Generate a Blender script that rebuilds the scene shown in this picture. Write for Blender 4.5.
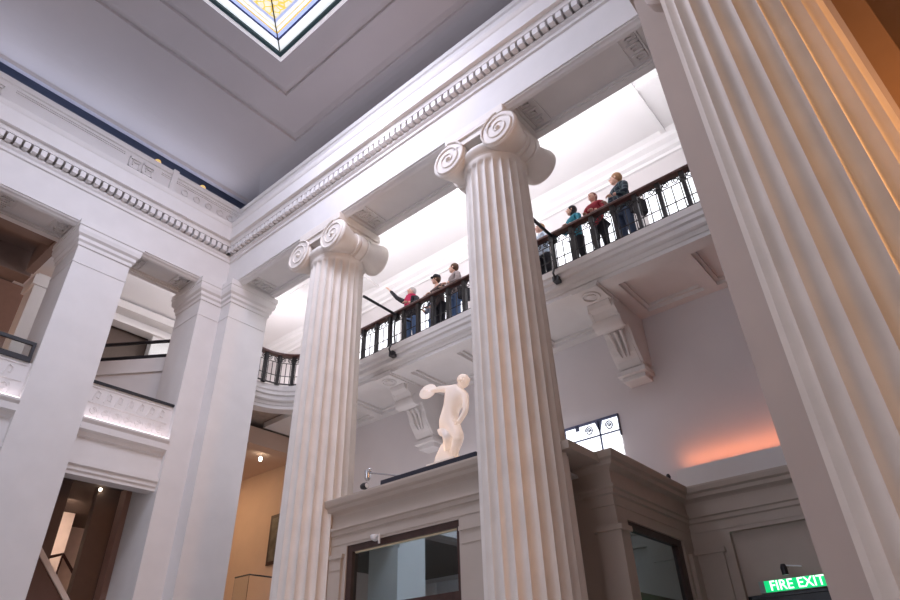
import bpy, bmesh, math, random
from mathutils import Vector, Matrix
PI = math.pi
random.seed(7)
for o in list(bpy.data.objects): bpy.data.objects.remove(o)
S = bpy.context.scene
C = S.collection

# ------------------------------------------------------------------ camera
cam_d = bpy.data.cameras.new('camera'); cam = bpy.data.objects.new('camera', cam_d); C.objects.link(cam)
RT = Vector((0.6448404, -0.7637848, -0.0285235)); DN = Vector((0.4026274, 0.3711739, -0.8367324)); FW = Vector((0.6496707, 0.5280745, 0.5468686))
mw = Matrix.Identity(4)
for i in range(3):
    mw[i][0] = RT[i]; mw[i][1] = -DN[i]; mw[i][2] = -FW[i]
cam.matrix_world = mw
cam_d.sensor_width = 36; cam_d.lens = 621.333/900*36; cam_d.clip_start = .05; cam_d.clip_end = 200
S.camera = cam

# ------------------------------------------------------------------ world, exposure, large lights
w = bpy.data.worlds.new('world'); S.world = w; w.use_nodes = True
bg = w.node_tree.nodes['Background']; bg.inputs[0].default_value = (.62, .70, 1, 1); bg.inputs[1].default_value = .5
S.view_settings.view_transform = 'Standard'; S.view_settings.look = 'None'; S.view_settings.gamma = 1
S.view_settings.use_curve_mapping = False
S.view_settings.exposure = 0.0

def area(name, loc, target, sx, sy, power, col=(1, 1, 1), spread=PI):
    l = bpy.data.lights.new(name, 'AREA'); l.shape = 'RECTANGLE'; l.size = sx; l.size_y = sy
    l.energy = power; l.color = col; l.spread = spread
    o = bpy.data.objects.new(name, l); C.objects.link(o); o.location = loc
    o.rotation_euler = (Vector(target)-Vector(loc)).to_track_quat('-Z', 'Y').to_euler()
    return o
def point(name, loc, power, col, r=.1):
    l = bpy.data.lights.new(name, 'POINT'); l.energy = power; l.color = col; l.shadow_soft_size = r
    o = bpy.data.objects.new(name, l); C.objects.link(o); o.location = loc
    return o
def spot(name, loc, target, power, col, ang, r=.05):
    l = bpy.data.lights.new(name, 'SPOT'); l.energy = power; l.color = col; l.spot_size = math.radians(ang); l.spot_blend = .6; l.shadow_soft_size = r
    o = bpy.data.objects.new(name, l); C.objects.link(o); o.location = loc
    o.rotation_euler = (Vector(target)-Vector(loc)).to_track_quat('-Z', 'Y').to_euler()
    return o
YBc, XAc = 13.08, 6.7
area('skylight_daylight', (2.9, 6.95, 12.85), (2.9, 6.95, 0), 3.4, 3.4, 690, (.78, .80, 1))
area('entrance_daylight', (-7.6, 9.0, 4.6), (4.5, 12, 6.5), 7, 6, 50, (.62, .70, 1))
area('gallery_added_fill', (8.02, 6.9, 9.62), (9.9, 6.9, 12.5), 11, .12, 190, (.96, .94, 1))  # added unseen strip that whitens the gallery ceiling
area('gallery_added_fill_north', (7.4, 14.35, 9.62), (7.6, 16.6, 12.5), 6, .12, 80, (.97, .93, 1))  # second added unseen strip, for the north gallery ceiling
area('gallery_downlight', (9.9, 7, 10.75), (9.9, 7, 0), 11, .5, 90, (.97, .95, 1))
area('undercroft_bounce', (9.6, 9.2, 3.3), (9.6, 9.2, 9), 1.8, 6, 40, (.96, .92, 1))
area('ledge_glow', (10.94, 1.25, 3.50), (11.15, 1.25, 3.72), 5.0, .08, 9.5, (1, .27, .10))
area('side_hall_lamp', (5.35, -3.7, 3.2), (4.9, 0, 4.6), 1.2, 4, 330, (1, .47, .17))
area('side_hall_fill', (1.2, -3.8, 3.4), (4.6, .2, 4.6), 2, 2.5, 62, (1, .60, .30))
area('north_room_lamp', (8.6, 17.4, 6.1), (9.5, 17.2, 0), 2, 2, 75, (1, .66, .38))
area('stair_lamp', (5.4, 16.2, 4.25), (5.45, 17.6, 2.2), .8, .5, 45, (1, .76, .60))
area('north_gallery_lamp', (8.6, 16.2, 10.3), (7.6, 16.5, 0), 2, 2, 110, (.97, .95, 1))
area('far_left_lamp', (1.0, 19.2, 7.6), (1.4, 17, 9), 1, 1, 30, (1, .55, .3))
area('cove_light_left', (-.6, YBc+.10, 12.2), (-.6, YBc-.9, 13.0), 14, .1, 52, (.86, .88, 1))
area('cove_light_far', (XAc+.10, 6.9, 12.2), (XAc-.9, 6.9, 13.0), 12, .1, 10, (.86, .88, 1))
area('clerestory_glow', (-.6, YBc+.75, 12.0), (-.6, YBc+1.0, 12.9), 14, .1, 60, (.45, .58, 1))

# ------------------------------------------------------------------ materials
MATS = {}
def mat(name, col, rough=.6, metal=0, noise=.04, scale=6, bump=0, emit=None, estr=0, trans=0, ior=1.45, alpha=1, sss=0):
    m = bpy.data.materials.new(name); m.use_nodes = True; nt = m.node_tree; b = nt.nodes['Principled BSDF']
    b.inputs['Roughness'].default_value = rough; b.inputs['Metallic'].default_value = metal
    tc = nt.nodes.new('ShaderNodeTexCoord'); n = nt.nodes.new('ShaderNodeTexNoise'); n.inputs['Scale'].default_value = scale
    n.inputs['Detail'].default_value = 4
    nt.links.new(tc.outputs['Object'], n.inputs['Vector'])
    r = nt.nodes.new('ShaderNodeValToRGB'); nt.links.new(n.outputs['Fac'], r.inputs[0])
    r.color_ramp.elements[0].position = .3; r.color_ramp.elements[1].position = .7
    r.color_ramp.elements[0].color = tuple(max(0, c*(1-noise)) for c in col)+(1,)
    r.color_ramp.elements[1].color = tuple(min(1, c*(1+noise)) for c in col)+(1,)
    nt.links.new(r.outputs[0], b.inputs['Base Color'])
    if bump:
        bp = nt.nodes.new('ShaderNodeBump'); bp.inputs['Strength'].default_value = bump; bp.inputs['Distance'].default_value = .01
        nt.links.new(n.outputs['Fac'], bp.inputs['Height']); nt.links.new(bp.outputs[0], b.inputs['Normal'])
    if emit: b.inputs['Emission Color'].default_value = tuple(emit)+(1,); b.inputs['Emission Strength'].default_value = estr
    if trans: b.inputs['Transmission Weight'].default_value = trans; b.inputs['IOR'].default_value = ior
    if sss: b.inputs['Subsurface Weight'].default_value = sss; b.inputs['Subsurface Radius'].default_value = (.2, .15, .1)
    MATS[name] = m
    return m
PL = mat('plaster', (.74, .715, .70), .75, noise=.025, scale=2.5, bump=.05)
PL2 = mat('painted_plaster', (.70, .66, .66), .8, noise=.02, scale=1.5)
STONE = mat('cream_stone', (.76, .705, .65), .6, noise=.05, scale=3, bump=.08)
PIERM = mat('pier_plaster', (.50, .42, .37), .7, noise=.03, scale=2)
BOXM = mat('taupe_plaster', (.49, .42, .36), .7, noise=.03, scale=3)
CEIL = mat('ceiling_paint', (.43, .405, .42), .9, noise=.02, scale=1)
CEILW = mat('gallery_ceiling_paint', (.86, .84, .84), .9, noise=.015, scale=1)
DARKW = mat('dim_recess', (.16, .17, .21), .8)  # dark tone carries the low light inside the clerestory gap
IRON = mat('wrought_iron', (.035, .032, .035), .45, .3)
WOOD = mat('mahogany', (.09, .032, .028), .35, noise=.25, scale=14)
BLACK = mat('black_metal', (.015, .015, .02), .4)
BROWN = mat('brown_plaster', (.27, .17, .11), .8, noise=.05, scale=2)
WARMW = mat('warm_wall', (.62, .46, .36), .8, noise=.03, scale=2)
FLOORM = mat('marble_floor', (.55, .52, .50), .25, noise=.12, scale=3)
CARPET = mat('gallery_floor_board', (.40, .33, .28), .5, noise=.15, scale=8)
WHITEM = mat('white_enamel', (.8, .8, .8), .35)
CHROME = mat('brushed_steel', (.6, .6, .62), .25, .9)
LED = mat('ledge_light_strip', (1, .9, .92), .5, emit=(1, .88, .92), estr=1.5)
def glow(name, col, s): return mat(name, col, .5, emit=col, estr=s)
DAY = glow('daylight_pane', (.93, .95, 1), .98)
AMBER = glow('amber_lamp', (1, .62, .2), .7)
BULB = glow('warm_bulb', (1, .9, .75), 12)
def glassmat(name, col=(1, 1, 1), rough=0.0):
    m = bpy.data.materials.new(name); m.use_nodes = True; nt = m.node_tree; b = nt.nodes['Principled BSDF']
    b.inputs['Base Color'].default_value = (*col, 1); b.inputs['Transmission Weight'].default_value = 1
    b.inputs['Roughness'].default_value = rough; b.inputs['IOR'].default_value = 1.5
    return m
GLASS = glassmat('clear_glass', (.92, .97, .97))
TGLASS = glassmat('tinted_glass', (.55, .72, .75))
nt_ = TGLASS.node_tree; mx_ = nt_.nodes.new('ShaderNodeMixShader'); gl_ = nt_.nodes.new('ShaderNodeBsdfGlossy')
gl_.inputs['Color'].default_value = (.72, .90, .95, 1); gl_.inputs['Roughness'].default_value = .015; mx_.inputs[0].default_value = .62
nt_.links.new(nt_.nodes['Principled BSDF'].outputs[0], mx_.inputs[1]); nt_.links.new(gl_.outputs[0], mx_.inputs[2]); nt_.links.new(mx_.outputs[0], nt_.nodes['Material Output'].inputs[0])

# ------------------------------------------------------------------ mesh helpers
class MB:
    def __init__(s): s.bm = bmesh.new()
    def box(s, x0, x1, y0, y1, z0, z1, rot=None):
        v = [s.bm.verts.new((x, y, z)) for x in (x0, x1) for y in (y0, y1) for z in (z0, z1)]
        for f in ((0, 1, 3, 2), (4, 6, 7, 5), (0, 4, 5, 1), (2, 3, 7, 6), (0, 2, 6, 4), (1, 5, 7, 3)):
            s.bm.faces.new([v[i] for i in f])
        if rot:
            for q in v: q.co = rot @ q.co
        return s
    def bar(s, a, b, w, h=None):
        a = Vector(a); b = Vector(b); h = h or w; d = (b-a).normalized()
        u = d.cross(Vector((0, 0, 1)))
        u = Vector((1, 0, 0)) if u.length < 1e-4 else u.normalized()
        t = u.cross(d)
        v = []
        for p in (a, b):
            for i, j in ((-1, -1), (1, -1), (1, 1), (-1, 1)): v.append(s.bm.verts.new(p+u*i*w/2+t*j*h/2))
        for f in ((3, 2, 1, 0), (4, 5, 6, 7), (0, 1, 5, 4), (1, 2, 6, 5), (2, 3, 7, 6), (3, 0, 4, 7)): s.bm.faces.new([v[i] for i in f])
        return s
    def tube(s, pts, r, n=8, closed=False, r2=None):
        pts = [Vector(p) for p in pts]; N = len(pts); rings = []
        for i, p in enumerate(pts):
            if closed: d = pts[(i+1) % N]-pts[i-1]
            else: d = pts[min(i+1, N-1)]-pts[max(i-1, 0)]
            d.normalize(); ref = Vector((0, 0, 1)) if abs(d.z) < .9 else Vector((1, 0, 0))
            if i == 0 or abs(d.dot(ref)) > .98: u = d.cross(ref).normalized()
            else: u = (pu - d*pu.dot(d)).normalized()
            if i == 0: pass
            pu = u; t = d.cross(u)
            rr = r if r2 is None else r+(r2-r)*i/(N-1)
            rings.append([s.bm.verts.new(p+(u*math.cos(2*PI*k/n)+t*math.sin(2*PI*k/n))*rr) for k in range(n)])
        for i in range(N if closed else N-1):
            A, B = rings[i], rings[(i+1) % N]
            for k in range(n): s.bm.faces.new((A[k], A[(k+1) % n], B[(k+1) % n], B[k]))
        if not closed: s.bm.faces.new(rings[0][::-1]); s.bm.faces.new(rings[-1])
        return s
    def lathe(s, prof, c=(0, 0, 0), axis='z', n=32, caps=True):
        c = Vector(c); rings = []
        for r, h in prof:
            R = []
            for k in range(n):
                a = 2*PI*k/n; u, v = r*math.cos(a), r*math.sin(a)
                p = {'z': (u, v, h), 'x': (h, u, v), 'y': (v, h, u)}[axis]
                R.append(s.bm.verts.new(c+Vector(p)))
            rings.append(R)
        for A, B in zip(rings, rings[1:]):
            for k in range(n): s.bm.faces.new((A[k], A[(k+1) % n], B[(k+1) % n], B[k]))
        if caps: s.bm.faces.new(rings[0][::-1]); s.bm.faces.new(rings[-1])
        return s
    def prism(s, poly, axis, a, b):
        # poly of (u,v): axis 'x' -> (y,z); 'y' -> (x,z); 'z' -> (x,y)
        def P(u, v, t): return {'x': (t, u, v), 'y': (u, t, v), 'z': (u, v, t)}[axis]
        A = [s.bm.verts.new(P(u, v, a)) for u, v in poly]; B = [s.bm.verts.new(P(u, v, b)) for u, v in poly]; n = len(poly)
        s.bm.faces.new(A[::-1]); s.bm.faces.new(B)
        for k in range(n): s.bm.faces.new((A[k], A[(k+1) % n], B[(k+1) % n], B[k]))
        return s
    def sweep_rect(s, prof, x0, x1, y0, y1, inward=True, sides='ENWS', close=False):
        # profile (o,z) swept round a rectangle with mitred corners; o>0 moves to the inside (or outside)
        k = 1 if inward else -1; rings = []
        for o, z in prof:
            o *= k
            rings.append([s.bm.verts.new(p) for p in ((x1-o, y0+o, z), (x1-o, y1-o, z), (x0+o, y1-o, z), (x0+o, y0+o, z))])
        M = len(prof)
        for i in range(M if close else M-1):
            A, B = rings[i], rings[(i+1) % M]
            for j in range(4): s.bm.faces.new((A[j], A[(j+1) % 4], B[(j+1) % 4], B[j]))
        return s
    def sweep_path(s, prof, path, close_prof=True):
        # profile (o,z), path of (x,y) ; o to the right-hand side of travel, mitred
        n = len(path); P = [Vector((p[0], p[1])) for p in path]; rings = []
        for i in range(n):
            d0 = (P[i]-P[i-1]).normalized() if i else (P[1]-P[0]).normalized()
            d1 = (P[i+1]-P[i]).normalized() if i < n-1 else d0
            n0 = Vector((d0.y, -d0.x)); n1 = Vector((d1.y, -d1.x)); m = (n0+n1)
            m = m/ (m.dot(n0)) if m.length > 1e-5 else n0
            rings.append([s.bm.verts.new((P[i].x+m.x*o, P[i].y+m.y*o, z)) for o, z in prof])
        M = len(prof)
        for A, B in zip(rings, rings[1:]):
            for k in range(M if close_prof else M-1): s.bm.faces.new((A[k], A[(k+1) % M], B[(k+1) % M], B[k]))
        if close_prof: s.bm.faces.new(rings[0][::-1]); s.bm.faces.new(rings[-1])
        return s
    def quad(s, *p):
        s.bm.faces.new([s.bm.verts.new(q) for q in p]); return s
    def ball(s, c, r, sc=(1, 1, 1), n=12):
        m = Matrix.Translation(c) @ Matrix.Diagonal((r*sc[0], r*sc[1], r*sc[2], 1))
        bmesh.ops.create_uvsphere(s.bm, u_segments=n, v_segments=max(6, n*2//3), radius=1, matrix=m); return s
    def build(s, name, m, parent=None, smooth=False, bevel=0, loc=None):
        bmesh.ops.recalc_face_normals(s.bm, faces=s.bm.faces)
        me = bpy.data.meshes.new(name); s.bm.to_mesh(me); s.bm.free()
        me.materials.append(m)
        o = bpy.data.objects.new(name, me); C.objects.link(o)
        if smooth:
            for p in me.polygons: p.use_smooth = True
            me.set_sharp_from_angle(angle=math.radians(38))
        if bevel:
            b = o.modifiers.new('bevel', 'BEVEL'); b.width = bevel; b.segments = 2; b.limit_method = 'ANGLE'
        if parent: o.parent = parent
        if loc: o.location = loc
        return o
def struct(o):
    o['kind'] = 'structure'; return o
def tag(o, label, cat, group=None):
    o['label'] = label; o['category'] = cat
    if group: o['group'] = group
    return o
def thing(name, label, cat, loc=(0, 0, 0), rz=0, group=None):
    o = bpy.data.objects.new(name, None); C.objects.link(o); o.location = loc; o.rotation_euler = (0, 0, rz)
    o.empty_display_size = .2
    return tag(o, label, cat, group)
def copy_tree(o, parent=None):
    c = o.copy(); C.objects.link(c); c.parent = parent
    for ch in list(o.children): copy_tree(ch, c)
    return c

# ------------------------------------------------------------------ key dimensions (camera eye is the origin, floor at FL)
FL = -1.6
XA, YB = 6.7, 13.08          # inner faces of the far and left entablature
X0, Y0 = -8.0, .60           # inner faces of the other two sides
DEP = 1.17                   # depth of entablature soffit
SZ = 9.38                    # architrave soffit
XR, DZ = 9.1, 7.19           # gallery railing plane, kerb top
XW = 11.15                   # back wall

# ------------------------------------------------------------------ room shell
struct(MB().box(-9.5, 14, -5, 21, FL-.3, FL).build('floor', FLOORM))
struct(MB().box(XW, XW+.4, -5, 4.85-.75*0-1.6, FL, 11.2).box(XW, XW+.4, 4.85, 21, FL, 11.2)
       .box(XW, XW+.4, 3.25, 4.85, FL, 11.2).build('wall_back', PL2))
struct(MB().box(-9.5, -9.1, -5, 21, FL, 13.6).build('wall_front', PL2))
struct(MB().box(-9.1, 11.15, 20.6, 21, FL, 13.6).build('wall_left', PL2))
struct(MB().box(-9.1, 11.15, -5, -4.6, FL, 13.6).build('wall_right', BROWN))
# main ceiling with stepped panels round the skylight
SX, SY, SH = 2.88, 6.95, 1.8
CZ = 13.0
cl = MB()
prof = [(0, 12.92), (0, 13.0), (.10, 12.98)]
ox0, ox1, oy0, oy1 = X0-.1, XA+.75, Y0-.35, YB+.35
def ring(mb, r0, z0, r1, z1):
    A = [mb.bm.verts.new((x, y, z0)) for x, y in ((r0[0], r0[2]), (r0[1], r0[2]), (r0[1], r0[3]), (r0[0], r0[3]))]
    B = [mb.bm.verts.new((x, y, z1)) for x, y in ((r1[0], r1[2]), (r1[1], r1[2]), (r1[1], r1[3]), (r1[0], r1[3]))]
    for j in range(4): mb.bm.faces.new((A[j], A[(j+1) % 4], B[(j+1) % 4], B[j]))
R_out = (ox0, ox1, oy0, oy1)
R_cove = (X0+1.0, XA-.45+.3, Y0+.9, YB-.95)
R_p1 = (-.79, 6.55, SY-3.61, SY+3.61)
R_p1b = (-.72, 6.48, SY-3.54, SY+3.54)
R_p2 = (.30, 5.46, SY-2.60, SY+2.60)
R_p2b = (.36, 5.40, SY-2.54, SY+2.54)
R_sk = (SX-SH-.05, SX+SH+.05, SY-SH-.05, SY+SH+.05)
R_p1 = (SX-3.67, 6.55, SY-3.61, SY+3.61)
ring(cl, R_out, 12.72, R_out, 12.84)
ring(cl, R_out, 12.72, (ox0+.12, ox1-.12, oy0+.12, oy1-.12), 12.72)
ring(cl, (ox0+.12, ox1-.12, oy0+.12, oy1-.12), 12.72, (ox0+.16, ox1-.16, oy0+.16, oy1-.16), 12.80)
# cove curve
prev = (ox0+.16, ox1-.16, oy0+.16, oy1-.16); pz = 12.80
for i in range(1, 7):
    t = i/6; k = math.sin(t*PI/2)
    cur = tuple(a+(b-a)*t for a, b in zip((ox0+.16, ox1-.16, oy0+.16, oy1-.16), R_cove)); cz = 12.80+(CZ-12.80)*k
    ring(cl, prev, pz, cur, cz); prev, pz = cur, cz
ring(cl, R_cove, CZ, R_p1, CZ)
ring(cl, R_p1, CZ, (R_p1[0]+.02, R_p1[1]-.02, R_p1[2]+.02, R_p1[3]-.02), CZ+.06)
ring(cl, (R_p1[0]+.02, R_p1[1]-.02, R_p1[2]+.02, R_p1[3]-.02), CZ+.06, (R_p1b[0]+.12, R_p1b[1]-.12, R_p1b[2]+.12, R_p1b[3]-.12), CZ+.03)
ring(cl, (R_p1b[0]+.12, R_p1b[1]-.12, R_p1b[2]+.12, R_p1b[3]-.12), CZ+.03, R_p2, CZ+.03)
ring(cl, R_p2, CZ+.03, (R_p2[0]+.02, R_p2[1]-.02, R_p2[2]+.02, R_p2[3]-.02), CZ+.09)
ring(cl, (R_p2[0]+.02, R_p2[1]-.02, R_p2[2]+.02, R_p2[3]-.02), CZ+.09, (R_p2[0]+.16, R_p2[1]-.16, R_p2[2]+.16, R_p2[3]-.16), CZ+.05)
ring(cl, (R_p2[0]+.16, R_p2[1]-.16, R_p2[2]+.16, R_p2[3]-.16), CZ+.05, R_sk, CZ+.05)
ring(cl, R_out, 12.84, (ox0-.0, ox1, oy0, oy1), 13.4)
cl.box(-9.5, SX-SH-.05, -5, 21, 13.45, 13.6).box(SX+SH+.05, 14, -5, 21, 13.45, 13.6)
cl.box(SX-SH-.05, SX+SH+.05, -5, SY-SH-.05, 13.45, 13.6).box(SX-SH-.05, SX+SH+.05, SY+SH+.05, 21, 13.45, 13.6)
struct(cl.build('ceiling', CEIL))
# clerestory recess behind the gap above the attic
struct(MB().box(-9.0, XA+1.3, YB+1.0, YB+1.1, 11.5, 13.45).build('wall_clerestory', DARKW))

# ------------------------------------------------------------------ skylight
def skymat():
    m = bpy.data.materials.new('stained_glass'); m.use_nodes = True; nt = m.node_tree; N = nt.nodes; L = nt.links
    b = N['Principled BSDF']; tc = N.new('ShaderNodeTexCoord'); sp = N.new('ShaderNodeSeparateXYZ'); L.new(tc.outputs['Object'], sp.inputs[0])
    def M(op, a, c=None):
        n = N.new('ShaderNodeMath'); n.operation = op
        for i, v in enumerate((a, c)):
            if v is None: continue
            if isinstance(v, (int, float)): n.inputs[i].default_value = v
            else: L.new(v, n.inputs[i])
        return n.outputs[0]
    ax, ay = M('ABSOLUTE', sp.outputs[0]), M('ABSOLUTE', sp.outputs[1])
    r = M('DIVIDE', M('MAXIMUM', ax, ay), 1.8)
    cr = N.new('ShaderNodeValToRGB'); cr.color_ramp.interpolation = 'CONSTANT'; L.new(r, cr.inputs[0])
    stops = [(0, (.85, .82, .62)), (.63, (.42, .48, .72)), (.665, (.95, .97, 1)), (.705, (.80, .66, .30)), (.722, (.95, .97, 1)), (.755, (.85, .58, .12)), (.775, (.45, .55, .95)), (.82, (.02, .03, .10)), (.845, (.90, .96, 1)), (.985, (.3, .5, .5))]
    e = cr.color_ramp.elements
    while len(e) < len(stops): e.new(.5)
    for q, (p, c) in zip(e, stops): q.position = p; q.color = (*c, 1)
    no = N.new('ShaderNodeTexVoronoi'); no.inputs['Scale'].default_value = 7; no.feature = 'DISTANCE_TO_EDGE'; L.new(tc.outputs['Object'], no.inputs['Vector'])
    line = M('LESS_THAN', no.outputs['Distance'], .09); inner = M('LESS_THAN', r, .63); k = M('MULTIPLY', line, inner)
    mx = N.new('ShaderNodeMixRGB'); L.new(k, mx.inputs[0]); L.new(cr.outputs[0], mx.inputs[1]); mx.inputs[2].default_value = (.90, .62, .12, 1)
    L.new(mx.outputs[0], b.inputs['Base Color']); L.new(mx.outputs[0], b.inputs['Emission Color']); b.inputs['Emission Strength'].default_value = .72
    return m
sk = thing('skylight', 'square stained glass skylight with yellow and blue bands in the ceiling', 'skylight', (SX, SY, CZ+.05))
MB().box(-1.72, 1.72, -1.72, 1.72, .05, .07).build('stained_glass', skymat(), sk)
f = MB()
for a, b_, z0, z1 in ((1.72, 1.80, -.02, .12),):
    f.box(-b_, b_, a, b_, z0, z1).box(-b_, b_, -b_, -a, z0, z1).box(a, b_, -a, a, z0, z1).box(-b_, -a, -a, a, z0, z1)
f.build('inner_frame', mat('dark_teal_frame', (.02, .06, .07), .5), sk)
f = MB(); a, b_, z0, z1 = 1.80, 1.87, -.05, .03
f.box(-b_, b_, a, b_, z0, z1).box(-b_, b_, -b_, -a, z0, z1).box(a, b_, -a, a, z0, z1).box(-b_, -a, -a, a, z0, z1)
f.build('outer_frame', mat('white_trim', (.92, .92, .94), .4, emit=(.9, .92, 1), estr=.25), sk)
f = MB()
for s1 in (-1, 1):
    for s2 in (-1, 1): f.bar((0, 0, .035), (1.70*s1, 1.70*s2, .035), .025, .02)
f.bar((-1.5, 1.25, .035), (-1.5, -1.25, .035), .012)
f.build('lead_bar', BLACK, sk)

# ------------------------------------------------------------------ entablature
ent = MB()
P = [(0, SZ), (0, 10.17), (.04, 10.19), (.04, 10.26), (.08, 10.30), (.08, 10.36), (-.06, 10.37), (-.06, 10.535), (.205, 10.545), (.22, 10.60), (.23, 10.66), (.31, 10.67), (.31, 11.06), (.33, 11.09), (.36, 11.17), (.36, 11.20), (.22, 11.22), (.02, 11.24),
     (0, 11.26), (0, 11.95), (.04, 11.97), (.06, 12.05), (.03, 12.12), (-.25, 12.13), (-.25, SZ+.3), (-.02, SZ+.3), (-.02, SZ)]
ent.sweep_rect(P, X0, XA, Y0, YB, close=True)
# thin fillet line above the soffit
struct(ent.build('trim_1', PL))
d = MB()
y = Y0+.2
while y < YB-.1: d.box(XA-.20, XA+.0, y, y+.112, 10.375, 10.53); y += .168
x = X0+.2
while x < XA-.12: d.box(x, x+.112, YB-.20, YB, 10.375, 10.53).box(x, x+.112, Y0, Y0+.20, 10.375, 10.53); x += .168
struct(d.build('trim_2', PL))
# soffit beams: rails round sunk panels, with a fret border at each end
def soffit(mb, axis, base, a0, a1):
    # beam soffit between supports a0..a1 ; base = inner face coordinate, extends DEP outward
    def bx(u0, u1, v0, v1, z0, z1):
        if axis == 'y': mb.box(base+u0, base+u1, v0, v1, z0, z1)
        else: mb.box(v0, v1, base+u0, base+u1, z0, z1)
    z0 = SZ
    pr = [(.015, z0+.02), (.035, z0-.035), (.075, z0-.05), (.105, z0-.085), (.155, z0-.10), (.175, z0-.10), (.175, z0+.12), (.015, z0+.12)]
    if axis == 'y': mb.prism([(base+u, v) for u, v in pr], 'y', a0, a1)
    else: mb.prism([(base+u, v) for u, v in pr], 'x', a0, a1) if False else mb.prism([(base+u, v) for u, v in pr], 'x', a0, a1)
    bx(DEP-.15, DEP, a0, a1, z0, z0+.12)
    bx(.17, DEP-.15, a0, a0+.14, z0, z0+.12); bx(.17, DEP-.15, a1-.14, a1, z0, z0+.12)
    bx(.17, .21, a0+.14, a1-.14, z0+.03, z0+.12); bx(DEP-.19, DEP-.15, a0+.14, a1-.14, z0+.03, z0+.12)
    bx(.17, DEP-.17, a0+.14, a1-.14, z0+.085, z0+.14)
    for e, sgn in ((a0+.18, 1), (a1-.18, -1)):
        def q(u0, u1, v0, v1):
            w0, w1 = sorted((e+sgn*v0, e+sgn*v1)); bx(u0, u1, w0, w1, z0+.05, z0+.10)
        q(.25, DEP-.23, .0, .025); q(.25, DEP-.23, .33, .355)
        L = DEP-.23-.25
        for i in range(3):
            u = .27+i*L/3
            q(u, u+.02, .04, .28); q(u, u+L/3-.06, .04, .06); q(u+L/3-.08, u+L/3-.06, .04, .22); q(u+.07, u+L/3-.06, .20, .22); q(u+.07, u+.09, .11, .22)
so = MB()
edgesA = [(12.64, 9.78), (8.58, 5.28), (4.08, 1.28)]
for b1, b0 in edgesA: soffit(so, 'y', XA, b0, b1)
so.box(XA+.02, XA+DEP, Y0+.01, 1.28, SZ, SZ+.14).box(XA+.02, XA+DEP, 4.08, 5.28, SZ, SZ+.14).box(XA+.02, XA+DEP, 8.58, 9.78, SZ, SZ+.14).box(XA+.02, XA+DEP, 12.64, YB+DEP, SZ, SZ+.14)
so.box(XA+.25, XA+DEP, Y0-DEP, YB+DEP, SZ+.13, 11.5)
struct(so.build('trim_3', PL))
so = MB()
pB = [(-7.9, -6.6), (-4.6, -3.3), (-1.8, -.65), (.20, 1.35)]
P1 = (3.14, 4.29)
bays = [(X0+.2, .2), (1.35, 3.14), (4.29, 6.13)]
for b0, b1 in bays: soffit(so, 'x', YB, b0, b1)
so.box(.20, 1.35, YB+.02, YB+DEP, SZ, SZ+.14).box(P1[0], P1[1], YB+.02, YB+DEP, SZ, SZ+.14).box(6.13, XA+.05, YB+.02, YB+DEP, SZ, SZ+.14)
so.box(X0, XA+.25, YB+.25, YB+DEP, SZ+.13, 11.5)
struct(so.build('trim_4', PL))
so = MB(); so.box(X0, XA, Y0-DEP, Y0-.01, SZ, 11.5)
struct(so.build('trim_5', PL))
# attic fret relief on the left attic
rl = MB()
def yb(x0, x1, z0, z1, t=.025): rl.box(x0, x1, YB-t, YB+.01, z0, z1)
x = -6.0
while x < XA-.8:
    yb(x, x+2.5, 11.42, 11.45); yb(x, x+2.5, 11.86, 11.89); yb(x, x+2.5, 11.50, 11.515); yb(x, x+2.5, 11.80, 11.815)
    for k in range(2):
        u = x+2.62+k*.34
        if u+.32 > XA: break
        yb(u, u+.28, 11.78, 11.82, .04); yb(u, u+.03, 11.5, 11.82, .04); yb(u, u+.28, 11.5, 11.53, .04); yb(u+.25, u+.28, 11.5, 11.72, .04); yb(u+.09, u+.28, 11.69, 11.72, .04); yb(u+.09, u+.12, 11.6, 11.72, .04)
    x += 3.45
for x in (5.05, 5.4, 5.75, 6.1, 6.42):
    rl.tube([(x+.09*math.cos(a), YB-.02, 11.62+.09*math.sin(a)) for a in [i*PI/8 for i in range(16)]], .018, 6, True)
rl.box(4.60, 4.75, YB-.09, YB+.01, 11.26, 12.13)
struct(rl.build('trim_6', PL))
def cler(x, lb):
    t = thing('clerestory_lamp', lb, 'lamp', (x, YB+.55, 11.5))
    MB().lathe([(.05, 0), (.02, .05), (.02, 1.04)], n=10).build('stem', BLACK, t); MB().ball((0, 0, 1.12), .09).build('bulb', AMBER, t, smooth=True)
for px_, lb in ((4.35, 'small amber lamp in the gap above the left frieze, middle one'), (5.7, 'small amber lamp in the gap above the left frieze, nearest the hall corner')):
    cler(px_, lb)

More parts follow.
